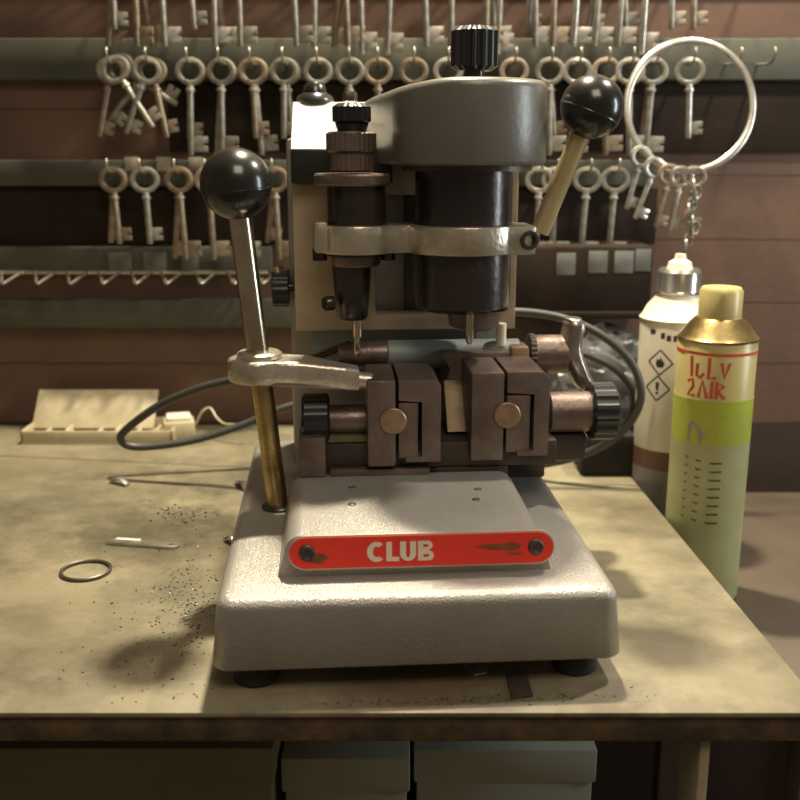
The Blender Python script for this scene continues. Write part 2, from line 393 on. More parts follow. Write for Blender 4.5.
def letters():
    bm = bmesh.new(); T = NPM @ Matrix.Translation((0,0,.0038))
    H, S = .0126, .0038; x = -.0355; y0 = -.0063
    def add(loops, dx): prism([[(a+x+dx, b+y0) for a, b in lp] for lp in loops], .0005, T, bm=bm)
    W = .0116; cx, cy = W/2+.0004, H/2
    outer = circ(cx, cy, W/2+.0003, 20, math.radians(48), math.radians(312), ry=H/2+.0002)
    inner = circ(cx, cy, W/2-S+.0004, 20, math.radians(312-8), math.radians(48+8), ry=H/2-S*.75)
    add([outer + inner], 0); x += W+.0008
    add([[(0,0),(.0082,0),(.0082,.0028),(.0036,.0028),(.0036,H),(0,H)]], 0); x += .0088
    W = .0102; r = W/2
    add([[(0,H)] + circ(r, r*.95, r, 16, PI, 2*PI, ry=r*.95) + [(W,H),(W-S,H)] + list(circ(r, r*.95, r-S, 12, 2*PI, PI, ry=r*.55)) + [(S,H)]], 0); x += W+.0012
    W = .0102
    out = [(0,0)] + circ(W-.0031, .0031, .0031, 10, -PI/2, PI/2) + circ(W-.0036, H-.0028, .0028, 10, -PI/2, PI/2) + [(0,H)]
    h1 = [(.0034,.0022),(.0034,.0041)] + circ(W-.0040,.00315,.00095,8,PI/2,-PI/2)
    h2 = [(.0034,H-.0041),(.0034,H-.0021)] + circ(W-.0044,H-.0031,.0010,8,PI/2,-PI/2)
    add([out, h1, h2], 0)
    return bm
part('lettering', letters(), 'cream', npl, label='pale bold capital letters')
def npatch(x, y, w, h, m, name):
    pts = [(x+w/2*math.cos(a)*(1+.25*math.sin(3*a+x*99)), y+h/2*math.sin(a)*(1+.2*math.cos(5*a))) for a in [2*PI*i/24 for i in range(24)]]
    return part(name, prism([pts], .00025, NPM @ Matrix.Translation((0,0,.0037))), m, npl)
npatch(.052, .0012, .028, .0045, 'smudge', 'worn_print'); npatch(.060, -.0036, .009, .0014, 'brass', 'worn_print')
npatch(-.068, -.0035, .017, .006, 'smudge', 'worn_print')
for sx in (-1, 1):
    Mx = NPM @ Matrix.Translation((sx*(NPW/2-.0125), .0006, .0036))
    part('plate_screw', LA([(0,0),(.0052,0),(.0052,.0009),(.0042,.0016),(.0032,.0010),(0,.0008)], mat=Mx, n=20), 'jawdark', npl)
# --- column
CZ = L(300, 97, .245).z
def column():
    x0 = L(291, 150, .245).x; x1 = L(517, 250, .245).x
    zb = L(400, 330, .245).z
    # lower, recessed pillar
    c = part('column', B(x0-.005, x1-.004, .272, .345, .060, CZ-.03, .004), 'silver', label='grey column at the back of the base')
    part('lower_plate', B(x0+.012, L(478, 335, .262).x, .262, .273, zb-.040, zb+.004, .002), 'bluegrey', c, label='blue grey plate under the front cover')
    # front cover with an opening
    ox0, ox1 = L(375, 250, .245).x, L(500, 250, .245).x
    oz0, oz1 = L(400, 314, .245).z, L(400, 195, .245).z
    ztop = L(300, 150, .245).z
    xr = x1
    out = [(x0, zb), (xr, zb), (xr, ztop), (x0, ztop)]
    fc = part('front_cover', prism([out, [(ox0,oz0),(ox0,oz1),(ox1,oz1),(ox1,oz0)]], .028, Matrix.Translation((0,.245,0)) @ XZ, .0015), 'column', c)
    part('inner_casting', B(ox0-.006, ox1+.006, .2735, .279, oz0-.006, oz1+.006), 'yellowp', c)
    for k, (u0, u1, mm) in enumerate(((404, 412, 'jawdark'), (425, 436, 'column'), (440, 446, 'jawdark'))):
        a, b = L(u0, 280, .268).x, L(u1, 280, .268).x
        part('inner_rib', B(a, b, .262, .2735, oz0, oz1, .001), mm, c)
    # sloping white-grey cap on the upper left
    xa, xb = x0, L(372, 120, .25).x
    zt = CZ; zs = ztop
    bm = bmesh.new(); prof = [(.245, zs-.002), (.245, zs+.001), (.322, zt-.0025), (.326, zt), (.345, zt), (.345, zs-.002)]
    rows = [[bm.verts.new((x, y, z)) for y, z in prof] for x in (xa, xa+.001, xb-.001, xb)]
    for A, C in zip(rows, rows[1:]):
        for i in range(len(A)): bm.faces.new((A[i], A[(i+1)%len(A)], C[(i+1)%len(A)], C[i]))
    bm.faces.new(list(reversed(rows[0]))); bm.faces.new(rows[-1])
    part('column_cap', bm, 'capw', c, label='pale sloping cap on the column')
    # black block below the cap, behind the probe
    a, b = L(291, 165, .24).x, L(392, 165, .24).x
    part('black_block', B(a, b, .232, .262, L(300, 184, .238).z, L(300, 149, .238).z, .002), 'blackr', c)
    # domed knob on the cap
    p = L(315, 97, .336); p.z = CZ-.002
    k = part('cap_knob', LA([(0,0),(.0155,0),(.0165,.004),(.0145,.0075),(.0100,.010),(.0090,.0155),(.006,.0185),(0,.019)], p), 'black', c)
    p = L(350, 97, .29); p.z = CZ-.001
    part('cap_screw', LA([(0,0),(.006,0),(.006,.006),(.005,.0075),(0,.0075)], p, n=6), 'jawdark', c)
    # side knob
    p = L(298, 287, .262)
    sk = part('side_knob', gear(bmesh.new(), p+Vector((-.021,0,0)), (1,0,0), .0158, .014, 14, .0012), 'blackr', c)
    part('knob_screw', rod(bmesh.new(), p+Vector((-.009,0,0)), p+Vector((.006,0,0)), .0034), 'dsteel', sk)
    part('knob_glint', LA([(0,0),(.007,0),(.006,.004),(0,.0045)], p+Vector((-.017,0,.0125)), (-.25,0,1)), 'chrome', sk)  # chrome disc standing in for the highlight on top of the knob
    return c
col = column()
# --- head housing
SP = L(463, 240, .2)       # axis of the big spindle
def head():
    R = .0585; zt = L(465, 76, .145).z; zb = L(465, 166, .142).z
    left = [(L(366, 110, .27).x, .272), (L(366, 110, .27).x-.002, .345)]
    cx, cy = SP.x+.002, .2
    arc = circ(cx, cy, R, 40, math.radians(-8), math.radians(-168))
    # walk: rear right -> arc -> left rear
    plan = [(cx+R, .345), (cx+R, .27)] + [q for q in arc] + left
    def ztop(x, y): 
        k = max(0, min(1, (cx-R*.2-x)/.075)); return zt - (zt-CZ)*k*k*(3-2*k) if k > 0 else zt
    bm = bmesh.new(); n = len(plan); rings = []
    C = Vector((cx, .26))
    def ring(f, off):
        out = []
        for x, y in plan:
            d = (Vector((x, y))-C); ln = d.length; d = d*(1-off/ln)
            xx, yy = C.x+d.x, C.y+d.y
            out.append(bm.verts.new((xx, yy, f(xx, yy))))
        return out
    rings.append(ring(lambda x, y: zb, .004)); rings.append(ring(lambda x, y: zb+.001, .001)); rings.append(ring(lambda x, y: zb+.003, 0))
    rings.append(ring(lambda x, y: ztop(x, y)-.006, .001))
    for i in range(1, 5):
        a = PI/2*i/4; rings.append(ring(lambda x, y, a=a: ztop(x, y)-.006+.006*math.sin(a), .001+.007*(1-math.cos(a))))
    for A, D in zip(rings, rings[1:]):
        for i in range(n): bm.faces.new((A[i], A[(i+1)%n], D[(i+1)%n], D[i]))
    bm.faces.new(list(reversed(rings[0]))); bm.faces.new(rings[-1])
    h = part('head_housing', bm, 'head', ang=50)
    b2 = LA([(0,0),(.048,0),(.048,.004),(0,.004)], (cx, cy, zb-.004)); part('head_underside', b2, 'jawdark', h)
    kx = L(473.5, 50, .2); z0 = zt-.002; zk = L(473, 26, .19).z
    k = part('top_knob', gear(bmesh.new(), (kx.x, .195, z0+.009), (0,0,1), .0172, zk-z0-.009, 14, .0022, .003), 'blackr', h, label='black fluted knob')
    part('knob_stem', LA([(0,0),(.010,0),(.010,.003),(.0075,.004),(.0075,.010),(0,.010)], (kx.x, .195, z0)), 'dsteel', k)
    return zb
HB = head()
# --- spindle (right) and probe (left)
def spindle():
    z = lambda v: L(463, v, .165).z
    R = .0365
    s = part('spindle', LA([(0,z(316)),(.030,z(316)),(R,z(311)),(R,HB+.001),(0,HB+.001)], (SP.x, .2, 0), n=48), 'dsteel', label='thick black spindle barrel')
    part('collet', LA([(0,z(337)),(.013,z(337)),(.019,z(333)),(.021,z(320)),(.027,z(315)),(0,z(315))], (L(474,325,.2).x, .2, 0)), 'jaw', s)
    x = L(469, 330, .18).x
    part('cutter', LA([(0,0),(.0015,0),(.0030,.003),(.0030,z(316)-z(347)),(0,z(316)-z(347))], (x, .176, z(347)), n=16), 'chrome', s, label='thin shiny cutter pin')
    p = L(480, 266, .165); part('set_screw', LA([(0,0),(.0028,0),(.0028,.001),(.0014,.0012),(.0014,.0002),(0,.0002)], (p.x, .1655, p.z), (.35,-1,0), n=12), 'jawdark', s)
    p = L(501, 335, .225); part('stop_pin', rod(bmesh.new(), (p.x, .225, L(501,346,.225).z), (p.x, .225, L(501,323,.225).z), .0042), 'cream', s)
spindle()
PX = L(357, 240, .2).x
def probe():
    z = lambda v, y=.18: L(357, v, y).z
    s = part('probe_barrel', LA([(0,z(258)),(.0222,z(258)),(.0222,z(184)),(0,z(184))], (PX,.2,0), n=40), 'dsteel', label='dark brown tracer barrel')
    f = L(390,178,.2).x
    part('flange', LA([(0,z(186)),(.0275,z(186)),(.0285,z(184)),(.0285,z(176)),(.0275,z(174)),(.0,z(174))], (PX-.003,.2,0), n=40), 'jaw', s)
    part('adjuster_collar', gear(gear(bmesh.new(), (PX-.003,.2,z(172)), (0,0,1), .0162, z(152)-z(172), 24, .0005), (PX-.0035,.2,z(153)), (0,0,1), .0186, z(131)-z(153), 28, .0006, .0015), 'jaw', s)
    part('adjuster_knob', gear(lathe(bmesh.new(), [(0,z(131)),(.0105,z(131)),(.0125,z(123)),(0,z(123))], (PX-.003,.2,0)), (PX-.003,.2,z(124)), (0,0,1), .0142, z(102)-z(124), 18, .0010, .0025), 'blackr', s)
    part('lower_ring', LA([(0,z(268)),(.0178,z(268)),(.0185,z(266)),(.0185,z(256)),(0,z(256))], (PX-.001,.2,0)), 'jaw', s)
    part('tip_holder', LA([(0,z(323)),(.0105,z(323)),(.012,z(320)),(.0135,z(296)),(.0150,z(268)),(0,z(268))], (L(352,300,.2).x,.2,0)), 'dsteel', s)
    part('holder_screw', LA([(0,0),(.0055,0),(.0055,.006),(.0045,.0075),(0,.0075)], L(333,303,.19), (-1,-.45,0), n=18), 'dsteel', s)
    x = L(357,340,.2).x
    part('tracer_pin', LA([(0,0),(.0012,0),(.0024,.0025),(.0024,z(341)-z(360)),(.0038,z(340)-z(360)),(.0038,z(322)-z(360)),(0,z(322)-z(360))], (x,.195,z(360)), n=16), 'chrome', s, label='thin shiny tracer pin')
    # pale ears at the sides of the barrel under the bracket
    for u in (320, 388): 
        q = L(u, 260, .2); part('bracket_nut', LA([(0,0),(.0055,0),(.0055,.009),(0,.009)], (q.x,.2,z(263)), n=6), 'dsteel', s)
probe()
# --- aluminium bracket joining both barrels
def bracket():
    zt = L(420, 227, .165).z; zb = L(420, 256, .165).z
    ex = L(534, 240, .175).x
    R1, R2 = .0445, .0300
    def hole(cx, cy, r, n=40): return circ(cx, cy, r, n)
    # outline in plan (x,y): left ring, waist, right ring, ear
    out = []
    out += circ(PX, .2, R2, 22, math.radians(55), math.radians(322))          # left ring outer, from back-left round the front to right
    a = circ(SP.x, .2, R1, 22, math.radians(197), math.radians(312)); out += a
    out += [(ex-.006, .166), (ex, .169), (ex, .205), (ex-.006, .209)]
    out += circ(SP.x, .2, R1, 14, math.radians(35), math.radians(150))
    bm = prism([out, hole(SP.x, .2, .0367), hole(PX, .2, .0224)], zt-zb, Matrix.Translation((0,0,zb)), .0015)
    b = part('bracket', bm, 'alu', label='cast aluminium bracket round both barrels', ang=40)
    q = L(320, 225, .18)
    part('clamp_ear', B(q.x-.005, q.x+.006, .176, .200, zb+.001, zt+.0035, .003), 'alu', b)
    q = L(529, 240, .168)
    part('socket_screw', LA([(0,-.002),(.0070,-.002),(.0070,.0020),(.0062,.0028),(.0042,.0028),(.0040,.0004),(0,.0004)], (q.x, .1675, q.z), (.12,-1,0), n=24), 'jawdark', b)
    # right-hand lever
    p0 = L(545, 222, .19) + Vector((-.004,0,-.008)); p1 = L(583, 128, .185)
    h = part('lever_rod', rod(bmesh.new(), p0, p1, .0072, .0072, 24), 'rodgold', b, label='bright yellowish lever rod on the right')
    c = L(592, 107, .182)
    ball('ball_knob', c, .0228, (p1-p0), h)
def ball(name, c, r, axis, parent):
    prof = [(0, -r)]
    for i in range(1, 30):
        a = -PI/2 + PI*i/30; rr, hh = r*math.cos(a), r*math.sin(a)
        if i == 13: prof += [(rr, hh), (rr+.0005, hh+.0002), (rr+.0005, hh+.0011), (r*math.cos(a+.06), r*math.sin(a+.06))]
        else: prof.append((rr, hh))
    prof.append((0, r))
    o = part(name, LA(prof, c, axis, 48), 'black', parent, label='glossy black ball', ang=50)
    return o
bracket()
# --- left lever post
def left_lever():
    b = L(278, 502, .165); b.z = .0635
    t = L(237, 195, .165); m = b.lerp(t, .44)
    d = (t-b).normalized()
    post = part('lever_post', rod(bmesh.new(), b-d*.001, m, .0078, None, 28), 'brass', label='oily yellow lower rod of the left lever')
    part('upper_rod', rod(bmesh.new(), m, t, .0083, None, 28), 'chrome', post, label='shiny upper rod of the left lever')
    part('rod_collar', LA([(0,0),(.0125,0),(.0125,.002),(.0095,.0035),(0,.0035)], (b.x, b.y, .0625)), 'jawdark', post)
    c = L(236, 184, .165); ball('ball_knob', c, .0252, d, post)
    # aluminium arm gripping the post
    zt, zb = L(262, 361, .15).z, L(262, 386, .145).z
    k = (zt+zb)/2; cx = b.lerp(t, (k-b.z)/(t.z-b.z)).x
    x2 = L(358, 380, .19).x
    R = .0235
    out = circ(cx, .165, R, 22, math.radians(40), math.radians(305)) + [(cx+.03, .147), (x2-.012, .148), (x2, .150), (x2, .163), (x2-.014, .168), (cx+.035, .180)]
    bm = prism([out, circ(cx, .165, .0088, 24)], zt-zb, Matrix.Translation((0,0,zb)), .003)
    for v in bm.verts:
        if v.co.x > cx+.022: v.co.z -= (v.co.x-cx-.022)*.13
    arm = part('lever_arm', bm, 'alu', label='cast aluminium arm gripping the left lever', ang=45)
    part('arm_hub', LA([(.0092,0),(.0165,0),(.0165,.003),(.0145,.0045),(.0092,.0045)], (cx, .165, zt)), 'alu', arm)
    part('arm_link', rod(bmesh.new(), (x2-.004, .157, k-.008), (L(372, 392, .157).x, .157, k-.009), .007, .006), 'alu', arm)
left_lever()
# --- chrome rod seen behind the arm
part('feed_rod', rod(bmesh.new(), L(284, 369, .215), L(350, 344, .255), .0032), 'chrome', label='thin shiny rod crossing behind the arm')
# --- carriage and clamps
def carriage():
    zc0, zc1 = BZ+.0012, L(310, 440, .15).z
    xa, xb = L(299, 455, .15).x, L(556, 455, .16).x
    c = part('carriage', box(B(L(325,455,.16).x, L(508,455,.16).x, .158, .232, .0625, BZ+.004, .0015), L(325,455,.16).x, xb, .158, .232, BZ+.004, zc1-.006, .0015), 'jawdark', label='black oily carriage under the clamps')
    part('end_block', B(xa, L(326,455,.15).x, .148, .215, zc0, zc1+.002, .002), 'jaw', c)
    gp = prism([[(L(326,445,.16).x, .160), (L(372,445,.16).x, .160), (L(372,445,.16).x, .215), (L(326,445,.16).x, .215)], circ(L(352,445,.175).x, .178, .0045, 18)], .005, Matrix.Translation((0,0,zc1-.0055)), .0006)
    part('slide_plate', gp, 'green', c)
    z2 = L(300, 468, .145).z
    part('front_lip', B(L(330,468,.152).x, L(430,468,.15).x, .150, .158, BZ+.001, BZ+.006, .001), 'jaw', c)
    # horizontal grey bar behind the clamps
    a, b = L(388, 356, .225), L(520, 352, .225)
    part('cross_bar', rod(bmesh.new(), (a.x,.232,a.z), (b.x,.232,a.z), .0115, None, 28), 'bluegrey', c)
    a = L(338, 356, .225); part('bar_end', rod(bmesh.new(), (a.x,.232,a.z), (L(388,356,.225).x,.232,a.z), .0085, .0110), 'jaw', c)
    return c
car = carriage()
def clamp(u0, us, u1, ub, vb, vt, vbot, y0, tongue_u):
    z = lambda v: L(400, v, y0).z
    X = lambda u: L(u, 420, y0).x
    D = .060
    fj = part('clamp', B(X(u0), X(us)-.0006, y0, y0+D, z(vbot), z(vt), .0022), 'jaw', label='brown steel clamp block')
    zt, zb = z(vt), z(vbot-3)
    c = .005
    sx = X(tongue_u)+.0022                                    # right of the slot
    out = [(X(us)+.0012, zt), (X(u1)-c, zt), (X(u1), zt-c), (X(u1), zb+.001), (sx-.012, zb+.001), (sx-.012, zb+.0055), (sx, zb+.0055), (sx, z(vt+23)), (X(us)+.0012, z(vt+21))]
    part('moving_jaw', prism([out], D, Matrix.Translation((0,y0,0)) @ XZ, .0008), 'jaw', fj)
    part('jaw_tongue', B(X(us)+.0012, X(tongue_u)-.0004, y0+.001, y0+D-.004, z(vbot)+.0062, z(vt+23.5), .001), 'jaw', fj)
    p = L(ub, vb, y0)
    part('clamp_bolt', LA([(0,0),(.0100,0),(.0100,.0022),(.0092,.0030),(.0012,.0030),(0,.0026)], (p.x, y0+.0005, p.z), (0,-1,0), n=28), 'copper', fj)
    # underside foot down to the carriage
    part('clamp_foot', B(X(u0)+.004, X(u1)-.008, y0+.018, y0+D, .098, z(vbot)+.001), 'jawdark', fj)
    return fj
clamp(367, 397, 441, 393, 421, 380, 467, .145, 419)
clamp(471, 505, 549, 507, 415, 374, 463, .150, 531)
# rear, higher half of the right clamp with its sloping flank, and the bar tip
def rear_block():
    z = lambda v: L(470, v, .21).z
    X = lambda u: L(u, 380, .21).x
    out = [(X(440), z(352)), (X(508), z(352)), (X(508), z(420)), (X(442), z(420)), (X(442), z(400)), (X(449), z(368))]
    b = part('rear_jaw', prism([out], .016, Matrix.Translation((0,.207,0)) @ XZ, .001), 'jaw', label='brown rear jaw with sloping flank')
    part('jaw_ramp', prism([[(.0,.0),(.030,.0),(.030,.034)]], .030, Matrix.Translation((X(443), .1765, z(420))) @ Matrix(((0,0,1,0),(1,0,0,0),(0,1,0,0),(0,0,0,1))), .0006), 'ramp', b)
    part('rear_cap', B(X(511), X(529), .212, .236, z(378), z(348), .002), 'copper', b)
rear_block()
# --- knobs of the clamps
def knob_x(name, u0, u1, us0, us1, v, y, r, rs, flute=16, m='blackr', sm='jaw', label=None):
    a = L(u0, v, y).x; b = L(u1, v, y).x; z = L((u0+u1)/2, v, y).z
    k = part(name, gear(bmesh.new(), (a, y, z), (1,0,0), r, b-a, flute, r*.06, .002), m, label=label)
    part('shaft', rod(bmesh.new(), (L(us0,v,y).x, y, z), (L(us1,v,y).x, y, z), rs, None, 28), sm, k)
    return k
knob_x('clamp_knob', 302, 330, 329, 368, 420, .175, .0205, .0115, 12, label='black knob at the left clamp')
knob_x('clamp_knob', 588, 614, 548, 589, 411, .185, .0228, .0158, 14, label='black knob at the right clamp')
def wing():
    y = .235; v = 354; z = L(560, v, y).z
    xs0, xs1 = L(532, v, y).x, L(566, v, y).x
    s = part('rear_shaft', rod(bmesh.new(), (xs0, y, z), (xs1, y, z), .0160, None, 28), 'jaw', label='steel shaft of the rear wing knob')
    part('shaft_ring', gear(bmesh.new(), (xs0-.004, y, z), (1,0,0), .0172, .006, 26, .0008), 'jawdark', s)
    # an S-bent wing: two lobes on a hub, swept through a bent bar
    P = [(L(573,318,y), .006), (L(574,326,y), .009), (L(570,344,y), .011), (L(572,356,y), .0115), (L(578,372,y), .0105), (L(584,384,y), .009), (L(592,391,y), .006)]
    bm = bmesh.new(); rings = []
    pts = spline([p for p, _ in P], 5); n = 14
    for i, p in enumerate(pts):
        t = i/(len(pts)-1); hw = .0088 if .08 < t < .92 else .0066; hd = .010 + .006*math.sin(PI*t)
        rings.append([bm.verts.new(p + Vector((hw*abs(math.cos(a))**.6*math.copysign(1, math.cos(a)), hd*math.sin(a), 0))) for a in [2*PI*k/n for k in range(n)]])
    for A, C in zip(rings, rings[1:]):
        for k in range(n): bm.faces.new((A[k], A[(k+1)%n], C[(k+1)%n], C[k]))
    bm.faces.new(list(reversed(rings[0]))); bm.faces.new(rings[-1])
    part('wing', bm, 'wingsteel', s, label='glossy dark S-shaped wing', ang=60)
wing()
# support arm behind so that shafts and block are carried by the carriage
part('rear_support', B(L(440,420,.23).x, L(545,420,.23).x, .223, .262, .0625, L(470,360,.23).z, .002), 'jawdark', label='dark rear support of the carriage')
part('knob_bearing', B(L(535,440,.19).x, L(584,440,.19).x, .180, .225, L(560,458,.19).z, L(560,430,.19).z, .004), 'jawdark', label='dark bearing below the right shafts')

# --- mains flex (moves with the machine: its end is fixed to the column)
flex = thing('power_cable', 'dark grey flex looping behind and to both sides of the machine', 'cable', (0, .95, 0))
def W(u, v, Y): return at(u, v, Y) - Vector((0, .95, 0))
lp = [W(318,352,.93), W(280,366,.95), W(232,380,.965), W(200,388,.97), W(160,405,.975), W(128,428,.98), W(121,440,.985), W(138,447,.99), W(190,441,1.0), W(240,426,1.01), W(290,406,1.02), W(350,396,1.03), W(430,420,1.03), W(500,455,1.0), W(520,465,.985), W(560,461,.965), W(600,447,.955), W(628,425,.95), W(641,396,.95), W(632,364,.955), W(604,337,.96), W(565,319,.965), W(520,312,.965), W(470,315,.96), W(440,320,.94)]
obj('flex', tube(bmesh.new(), spline(lp, 8), .0042, 12), M['cable'], flex)
e = lp[-1]; obj('cable_gland', rod(bmesh.new(), lp[-1]+Vector((0,.0,0)), lp[-1]+Vector((-.004,-.022,0)), .0065), M['rubber'], flex)
e = lp[0]; obj('cable_gland', rod(bmesh.new(), lp[0], lp[0]+Vector((.008,-.012,0)), .0065), M['rubber'], flex)
c2 = [at(575,352,1.03), at(590,356,1.03), at(612,367,1.03), at(628,383,1.04), at(634,398,1.05), at(628,420,1.06), at(610,440,1.08)]
c2[-1].z = .0045
tag(recenter(obj('thin_cable', tube(bmesh.new(), spline(c2, 8), .0040, 10), M['cable'])), 'short dark cable arching behind the wing knob at the back right', 'cable')

# ------------------------------------------------------------------ wall rails, hooks and keys
HY = 1.150                       # keys hang here
RY0, RY1 = 1.185, 1.1985         # rail boards
def hook_bm(ln=.055, r=.0014):
    bm = bmesh.new()
    pts = [(0, 0, 0), (0, -.012, -.0005), (0, -ln*.55, -.002), (0, -ln*.85, 0), (0, -ln, .007), (0, -ln+.001, .013)]
    return tube(bm, spline(pts, 4), r, 8)
hook_me = None
def rail(name, label, u0, u1, v0, v1, m, hooks, hz, hookmesh):
    a = at(u0, v0, RY0); b = at(u1, v1, RY0); zc = (a.z+b.z)/2
    t = thing(name, label, 'rail', ((a.x+b.x)/2, RY1, b.z))
    hx = (b.x-a.x)/2; H = a.z-b.z
    obj('board', B(-hx, hx, -(RY1-RY0), 0, 0, H, .002), M[m], t)
    for x in hooks:
        o = bpy.data.objects.new('hook', hookmesh); COL.objects.link(o); o.parent = t
        o.location = (x-(a.x+b.x)/2, RY0-RY1, hz-b.z)
    return t
me = bpy.data.meshes.new('hook'); hb = hook_bm(); hb.to_mesh(me); hb.free(); me.materials.append(M['wire'])
for p in me.polygons: p.use_smooth = True
def xw(u, v): return at(u, v, HY).x
zA, zB, zC = at(400, -50, HY).z, at(400, 63, HY).z, at(400, 172, HY).z
uA = [112, 135, 160, 188, 213, 238, 292, 315, 344, 360, 392, 424, 452, 488, 502, 535, 555, 580, 602, 625, 648, 672, 694]
uB = [190, 221, 252, 284, 318, 350, 378, 414, 448, 514, 550, 578, 606, 630, 654, 690]
uC = [112, 144, 178, 208, 242, 274, 540, 556, 588, 616]
uBe = [112, 150]
def margins(us, v):   # bare hooks past the last keys
    return us + [735, 768]
rail('hook_rail', 'top green grey hook rail, its keys cut off by the photo edge', -60, 860, -60, -22, 'rail', [xw(u, -36) for u in margins(uA, 0)], zA+.0012, me)
rail('hook_rail', 'second green grey hook rail from the top, behind the black top knob', -60, 860, 38, 80, 'rail', [xw(u, 63) for u in margins(uBe+uB, 0)], zB+.0012, me)
rail('hook_rail', 'third hook rail from the top, level with the left black ball', -60, 655, 160, 186, 'rail', [xw(u, 172) for u in uC], zC+.0012, me)
def backing(u0, u1, v0, v1, label):
    a, b = at(u0, v0, 1.194), at(u1, v1, 1.194)
    tag(recenter(obj('backing_board', B(a.x, b.x, 1.194, 1.1985, b.z, a.z, .001), M['railblk'])), label, 'board')
backing(166, 860, 82, 152, 'dark brown board on the wall behind the shanks on the second rail')
backing(-60, 655, 188, 244, 'dark brown board on the wall behind the shanks on the third rail')
# key meshes (three kinds)
def key_meshes(kind):
    bm = prism([circ(0, -.0085, .0165, 30, ry=.0148), circ(0, -.0085, .0105, 24, ry=.0095)], .0044, Matrix.Translation((0,-.0022,0)) @ XZ, .0012)
    b = bm
    s = bmesh.new()
    Ls = {'lever': .098, 'short': .080, 'long': .106}[kind]
    lathe(s, [(0,0),(.0038,0),(.0038,.004),(.0052,.0045),(.0052,.007),(.0036,.0075),(.0034,Ls-.024),(.0028,Ls-.0225),(0,Ls-.0225)], (0,0,-.0225), (0,0,-1), 14)
    z1 = -Ls+.004; h = {'lever': .017, 'short': .014, 'long': .019}[kind]; wd = {'lever': .019, 'short': .015, 'long': .017}[kind]
    out = [(.002,z1),(wd,z1),(wd,z1+h*.4),(wd-.004,z1+h*.4),(wd-.004,z1+h*.55),(wd,z1+h*.55),(wd,z1+h),(.002,z1+h)]
    t = prism([out], .0032, Matrix.Translation((0,-.0016,0)) @ XZ, .0004)
    r = []
    for nm, bb in (('bow', b), ('shank', s), ('bit', t)):
        mm = bpy.data.meshes.new(nm); bmesh.ops.recalc_face_normals(bb, faces=bb.faces); bb.to_mesh(mm); bb.free()
        for p in mm.polygons: p.use_smooth = True
        mm.set_sharp_from_angle(angle=math.radians(35)); r.append((nm, mm))
    return r
KM = {}
for kind in ('lever', 'short', 'long'):
    for mk in ('key', 'keyb', 'keyl'):
        if kind == 'lever' or mk != 'x':
            KM[kind, mk] = [(n, (lambda c: (c.materials.clear(), c.materials.append(M[mk]), c)[-1])(m_.copy())) for n, m_ in key_meshes(kind)]
def hang_key(kind, mk, x, y, z, swing, yaw, label, group, flip=1):
    t = thing('lever_key', label, 'key', (x, y, z), 0, group)
    t.rotation_euler = (0, swing, yaw)
    for n, me_ in KM[kind, mk]:
        o = bpy.data.objects.new(n, me_); COL.objects.link(o); o.parent = t
        if flip < 0: o.rotation_euler = (0, 0, PI)
    return t
ORD = ['first','second','third','fourth','fifth','sixth','seventh','eighth','ninth','tenth','eleventh','twelfth','thirteenth','fourteenth','fifteenth','sixteenth','seventeenth','eighteenth','nineteenth','twentieth','twenty-first','twenty-second','twenty-third','twenty-fourth']
COLN = {'key': 'dull nickel', 'keyb': 'brassy brown', 'keyl': 'bright steel'}
rnd = random.Random(21)
def row(us, v, z, rowname, group, double, bright):
    for i, u in enumerate(us):
        x = xw(u, v); mk = 'keyl' if u in bright else rnd.choice(['key','key','keyb'])
        kind = rnd.choice(['lever','lever','long','short']) if rowname == 'top rail' else rnd.choice(['lever','lever','lever','short'])
        two = u in double
        place = f'{ORD[i + (2 if us is uB else 0)]} hook of the {rowname}'
        hang_key(kind, mk, x, HY - .004*0, z, rnd.uniform(-.05,.05), rnd.uniform(-.25,.12),
                 f'{COLN[mk]} key on the {place} from the left' + (', in front' if two else ''), group)
        if two:
            mk2 = rnd.choice(['key','keyb'])
            hang_key(rnd.choice(['lever','short']), mk2, x+.0003, HY+.0085, z, rnd.choice([-1,1])*rnd.uniform(.06,.14), rnd.uniform(-.1,.1),
                     f'{COLN[mk2]} key on the {place} from the left, behind', group)
row(uA, -36, zA, 'top rail', 'keys on the top rail', {112,135,213,344,488,535,602,625}, {580,648})
row(uB, 63, zB, 'second rail', 'keys on the second rail', {190,221,252,284,550,654}, {578,690})
row(uC, 172, zC, 'third rail', 'keys on the third rail', {112,178,274,242}, {540})
# a knot of short keys on the two left-most hooks of the second rail
for i, u in enumerate(uBe):
    x = xw(u, 63)
    for k in range(3):
        mk = ['key','keyb','key'][k]
        t = hang_key('short', mk, x, HY+.006*k-.004, zB, (-.55, .25, -1.0)[k]*(1 if i == 0 else -.7), .0,
             f'{COLN[mk]} key, ' + ['front','middle','back'][k] + f' one bunched on the {["left-most","next"][i]} hook of the second rail', 'bunched keys at the left of the second rail')
# cream cards on the wall above the third rail
for i, u in enumerate((132, 164, 196, 226)):
    a = at(u-8, 157, RY0-.002); b = at(u+7, 171, RY0-.002)
    o = obj('price_card', B(a.x, b.x, RY0-.0012, RY0-.0002, b.z, a.z, .0002), M['tagcream'])
    tag(recenter(o), f'small cream card, {ORD[i]} from the left on the third hook rail', 'card', 'cream cards on the third rail')
